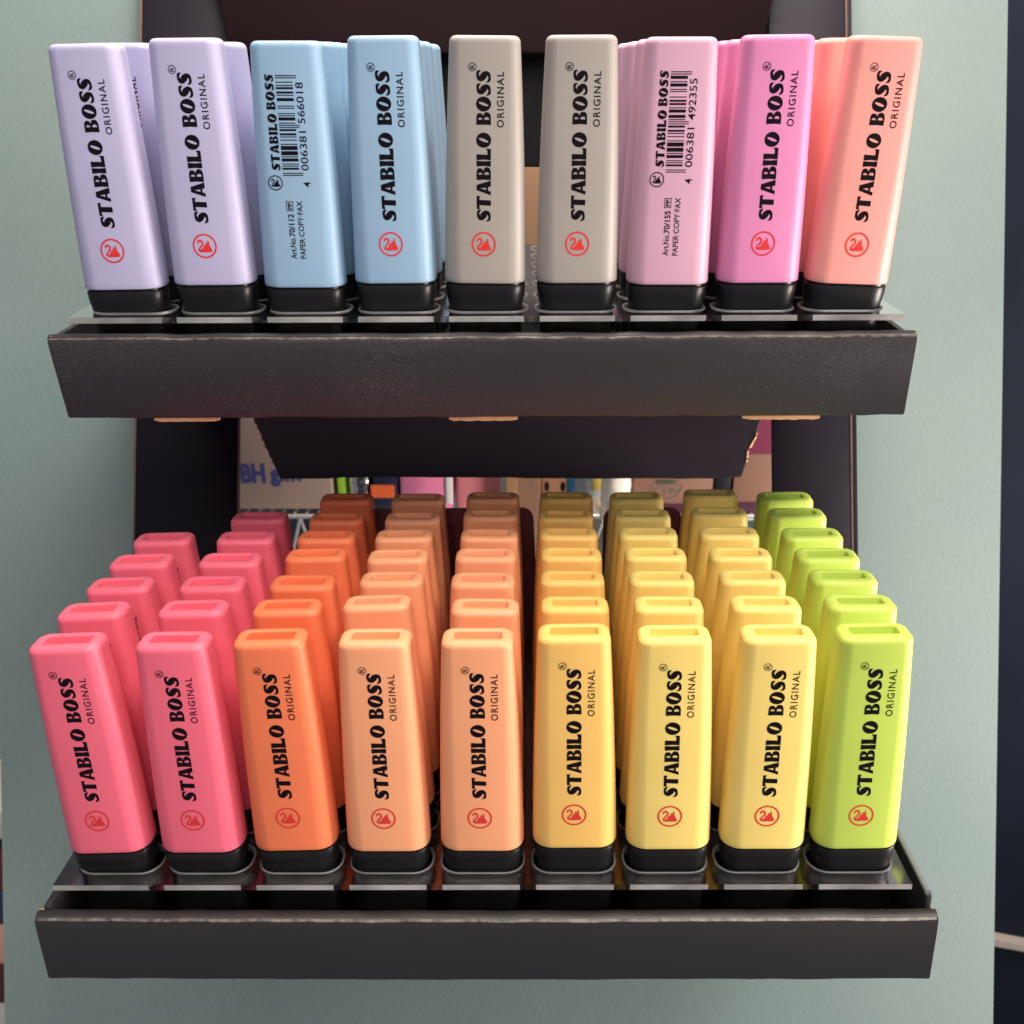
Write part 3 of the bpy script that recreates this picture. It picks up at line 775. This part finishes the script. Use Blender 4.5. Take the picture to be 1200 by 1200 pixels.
# goods: each stands on the wire shelf (lower ends hidden by the highlighters)
def good(name, label, cat, x0, x1, yt, m, Y=Y1, depth=60, bevel=1.0, **kw):
    a, b = at(x0, yt, Y), at(x1, yt, Y)
    mb = MB(); mb.box(a.x, b.x, Y, Y + depth, ZS, a.z)
    o = build(mb, name, [m], None, bevel=bevel)
    return tag(o, label, cat, kw.get('group'))
def sub(parent, name, x0, x1, yt, yb, m, Y=Y1, t=.6, bevel=0):
    a, b = at(x0, yt, Y), at(x1, yb, Y)
    mb = MB(); mb.box(a.x, b.x, Y - t, Y - .02, b.z, a.z)
    return build(mb, name, [m], parent, bevel=bevel)
good('green_box', 'narrow lime green box between the pale carton and a tin', 'box', 391.5, 402, 520, M['green'], Y=Y1 + 4)
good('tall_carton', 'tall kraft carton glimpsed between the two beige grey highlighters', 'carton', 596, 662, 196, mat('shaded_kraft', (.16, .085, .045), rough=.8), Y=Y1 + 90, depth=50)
# tin: round, ribbed
a, b = at(402, 520, Y1), at(434, 520, Y1); rad = (b.x - a.x)/2
mb = MB(); rg = []
zz = ZS
while zz < a.z:
    rg.append([(a.x + rad + (rad - (.5 if (len(rg) % 4) == 3 else 0))*math.cos(t), Y1 + rad + (rad - (.5 if (len(rg) % 4) == 3 else 0))*math.sin(t), zz) for t in [2*math.pi*i/32 for i in range(32)]]); zz += 2.2
mb.rings(rg); tag(build(mb, 'metal_tin', [M['tin']], None), 'shiny ribbed metal tin beside the lime green box', 'tin')
gb = good('gift_box', 'navy box with a red orange band left of the pink packets', 'box', 434.5, 463, 520, M['navy'])
sub(gb, 'band', 434.6, 462.9, 568.5, 583, M['redor'])
pk = good('wrapped_packet', 'pink cellophane packet left of the rose packet', 'packet', 465, 530, 520, M['pinkp'], bevel=4)
sub(pk, 'fold', 521, 531, 521, 590, M['white'], t=1.0, bevel=.4)
pk = good('wrapped_packet', 'rose red cellophane packet right of the pink packet', 'packet', 533, 586.5, 520, M['rosep'], bevel=4)
sub(pk, 'white_border', 587, 591, 521, 592, M['white'], t=1)
wd = good('wooden_panel', 'ochre grooved wooden panel between the rose packet and a brown box', 'panel', 592, 634, 500, M['ochre'], Y=Y1 - 12, depth=8)
for k in range(8):
    xg = 609 + k*3.1
    sub(wd, 'groove', xg, xg + .9, 502, 660, M['brown2'], Y=Y1 - 12, t=.3)
bx = good('brown_box', 'brown box with two dark punched holes behind the golden highlighters', 'box', 635, 665, 520, M['brown'])
for hx in (641, 660): 
    p0 = at(hx, 570, Y1); mb = MB(); mb.rings([[(p0.x + 1.5*math.cos(t), yy, p0.z + 3.4*math.sin(t)) for t in [2*math.pi*i/14 for i in range(14)]] for yy in (Y1 - .5, Y1 - .05)])
    build(mb, 'punched_hole', [M['ink']], bx)
bp_ = good('blister_pack', 'silver grey pack with bright blue edge and yellow spot', 'packet', 666, 707, 500, M['silver'], Y=Y1 + 10)
sub(bp_, 'blue_edge', 666.2, 673, 502, 580, M['bluep'], Y=Y1 + 10)
sub(bp_, 'yellow_spot', 695, 707, 555, 574, M['yel'], Y=Y1 + 10, bevel=.2)
sub(bp_, 'cream_label', 694, 706.8, 583, 606, M['cream'], Y=Y1 + 10)
sub(bp_, 'grey_foot', 690, 706.9, 607, 680, M['greyd'], Y=Y1 + 10, t=2)
# jar in crinkled wrap
a, b = at(708, 520, Y1 - 20), at(744, 520, Y1 - 20); rad = (b.x - a.x)/2; rr = random.Random(6)
mb = MB(); rg = []
for j in range(26):
    zz = ZS + (a.z - ZS)*j/25
    rg.append([(a.x + rad + (rad + rr.uniform(-.5, .5) - (6*max(0, j - 22)/3))*math.cos(t), Y1 - 20 + rad + (rad + rr.uniform(-.5, .5) - (6*max(0, j - 22)/3))*math.sin(t), zz) for t in [2*math.pi*i/28 for i in range(28)]])
mb.rings(rg); tag(build(mb, 'wrapped_jar', [M['glossy']], None, angle=80), 'bright round jar in crinkled clear wrap beside the tan box', 'jar')
tb = good('appliance_box', 'tan box printed with a small grey screen and dial', 'box', 745, 841, 505, M['brown2'])
sub(tb, 'printed_screen', 771, 790, 562, 566.5, mat('lcd_print', (.06, .065, .035), rough=.5))
mb = MB()
for r0, zc, xc, a0, a1 in ((17.5, 568, 781, math.pi, 2*math.pi), (14.5, 570, 782, math.pi*1.05, math.pi*1.95)):
    c0 = at(xc, zc, Y1)
    for i in range(24):
        t0, t1 = a0 + (a1 - a0)*i/24, a0 + (a1 - a0)*(i + 1)/24; s0 = .6
        mb.add([(c0.x + (r0*s0 + w)*math.cos(t), Y1 - .2, c0.z + (r0*s0 + w)*math.sin(t)) for t, w in ((t0, -.22), (t1, -.22), (t1, .22), (t0, .22))], [(0, 1, 2, 3)])
for (xa, xb, ya, yb) in ((762, 800, 567.6, 568.4), (767.5, 768.3, 558, 567.6), (793, 793.8, 558, 567.6), (768, 793, 557.4, 558.2), (778, 778.8, 569, 580), (784, 788, 572, 578), (790, 792, 572, 577), (767, 775, 571, 572)):
    p0, p1 = at(xa, ya, Y1), at(xb, yb, Y1); mb.add([(p0.x, Y1 - .2, p1.z), (p1.x, Y1 - .2, p1.z), (p1.x, Y1 - .2, p0.z), (p0.x, Y1 - .2, p0.z)], [(0, 1, 2, 3)])
build(mb, 'line_drawing', [M['greyd']], tb, smooth=False)
sub(tb, 'plum_foot', 741, 841, 590, 680, M['plum'])
good('black_box', 'black box between the two tan boxes at the right', 'box', 842, 866, 520, mat('black_carton', (.006, .006, .010), rough=.5))
b3 = good('display_box', 'tan and magenta box beside the right upright', 'box', 866.5, 930, 440, M['brown2'])
sub(b3, 'magenta_top', 866.6, 929.8, 441, 532, M['magenta'])
sub(b3, 'plum_foot', 866.6, 929.8, 588, 602, M['plum'])
sub(b3, 'white_strip', 866.6, 929.8, 603, 609, M['white'])

# ------------------------------------------------------------ what shows past the board's two sides
a, b = at(1140, -20, 620), at(1300, 1300, 620)
cb = MB(); cb.box(a.x, b.x + 60, 620, 900, b.z, a.z)
cab = tag(build(cb, 'dark_cabinet', [mat('dark_navy_laminate', (.010, .013, .022), rough=.6, spec=.06, noise=.2, nscale=8)], None, bevel=2), 'dark navy cabinet beyond the right side of the board', 'cabinet')
p, q2 = at(1150, 1100, 612), at(1290, 1126, 612)
mb = MB(); mb.add([(p.x, 610, p.z - 3.6), (q2.x, 610, q2.z - 3.6), (q2.x, 610, q2.z + 3), (p.x, 610, p.z + 3), (p.x, 619, p.z - 3.6), (q2.x, 619, q2.z - 3.6), (q2.x, 619, q2.z + 3), (p.x, 619, p.z + 3)],
              [(0,1,2,3),(7,6,5,4),(0,4,5,1),(3,2,6,7),(0,3,7,4),(1,5,6,2)])
build(mb, 'pale_strip', [mat('beige_laminate', (.36, .31, .27), rough=.5)], cab)
for nm, lab, cat, y0, y1, c in (
        ('white_card', 'cream card, topmost of the goods past the board at lower left', 'card', 952, 984, (.55, .52, .44)),
        ('black_case', 'small black case under the cream card at lower left', 'case', 985, 996, (.01, .01, .012)),
        ('red_carton', 'dark red carton at the lower left edge of the view', 'carton', 997, 1044, (.14, .012, .02)),
        ('navy_carton', 'navy carton under the dark red carton', 'carton', 1045, 1084, (.03, .03, .08)),
        ('tan_carton', 'skin toned carton under the navy carton', 'carton', 1085, 1130, (.60, .33, .22)),
        ('maroon_carton', 'maroon carton near the lower left corner', 'carton', 1131, 1176, (.07, .015, .012)),
        ('grey_carton', 'light grey carton in the lower left corner', 'carton', 1177, 1230, (.42, .42, .40))):
    px_box(nm, lab, cat, -70, 14, y0, y1 - .6, 560, 60, mat(nm + '_paper', c, rough=.5), .6)

scene.render.engine = 'CYCLES'
scene.cycles.max_bounces = 8
scene.cycles.transmission_bounces = 6
scene.cycles.use_denoising = True
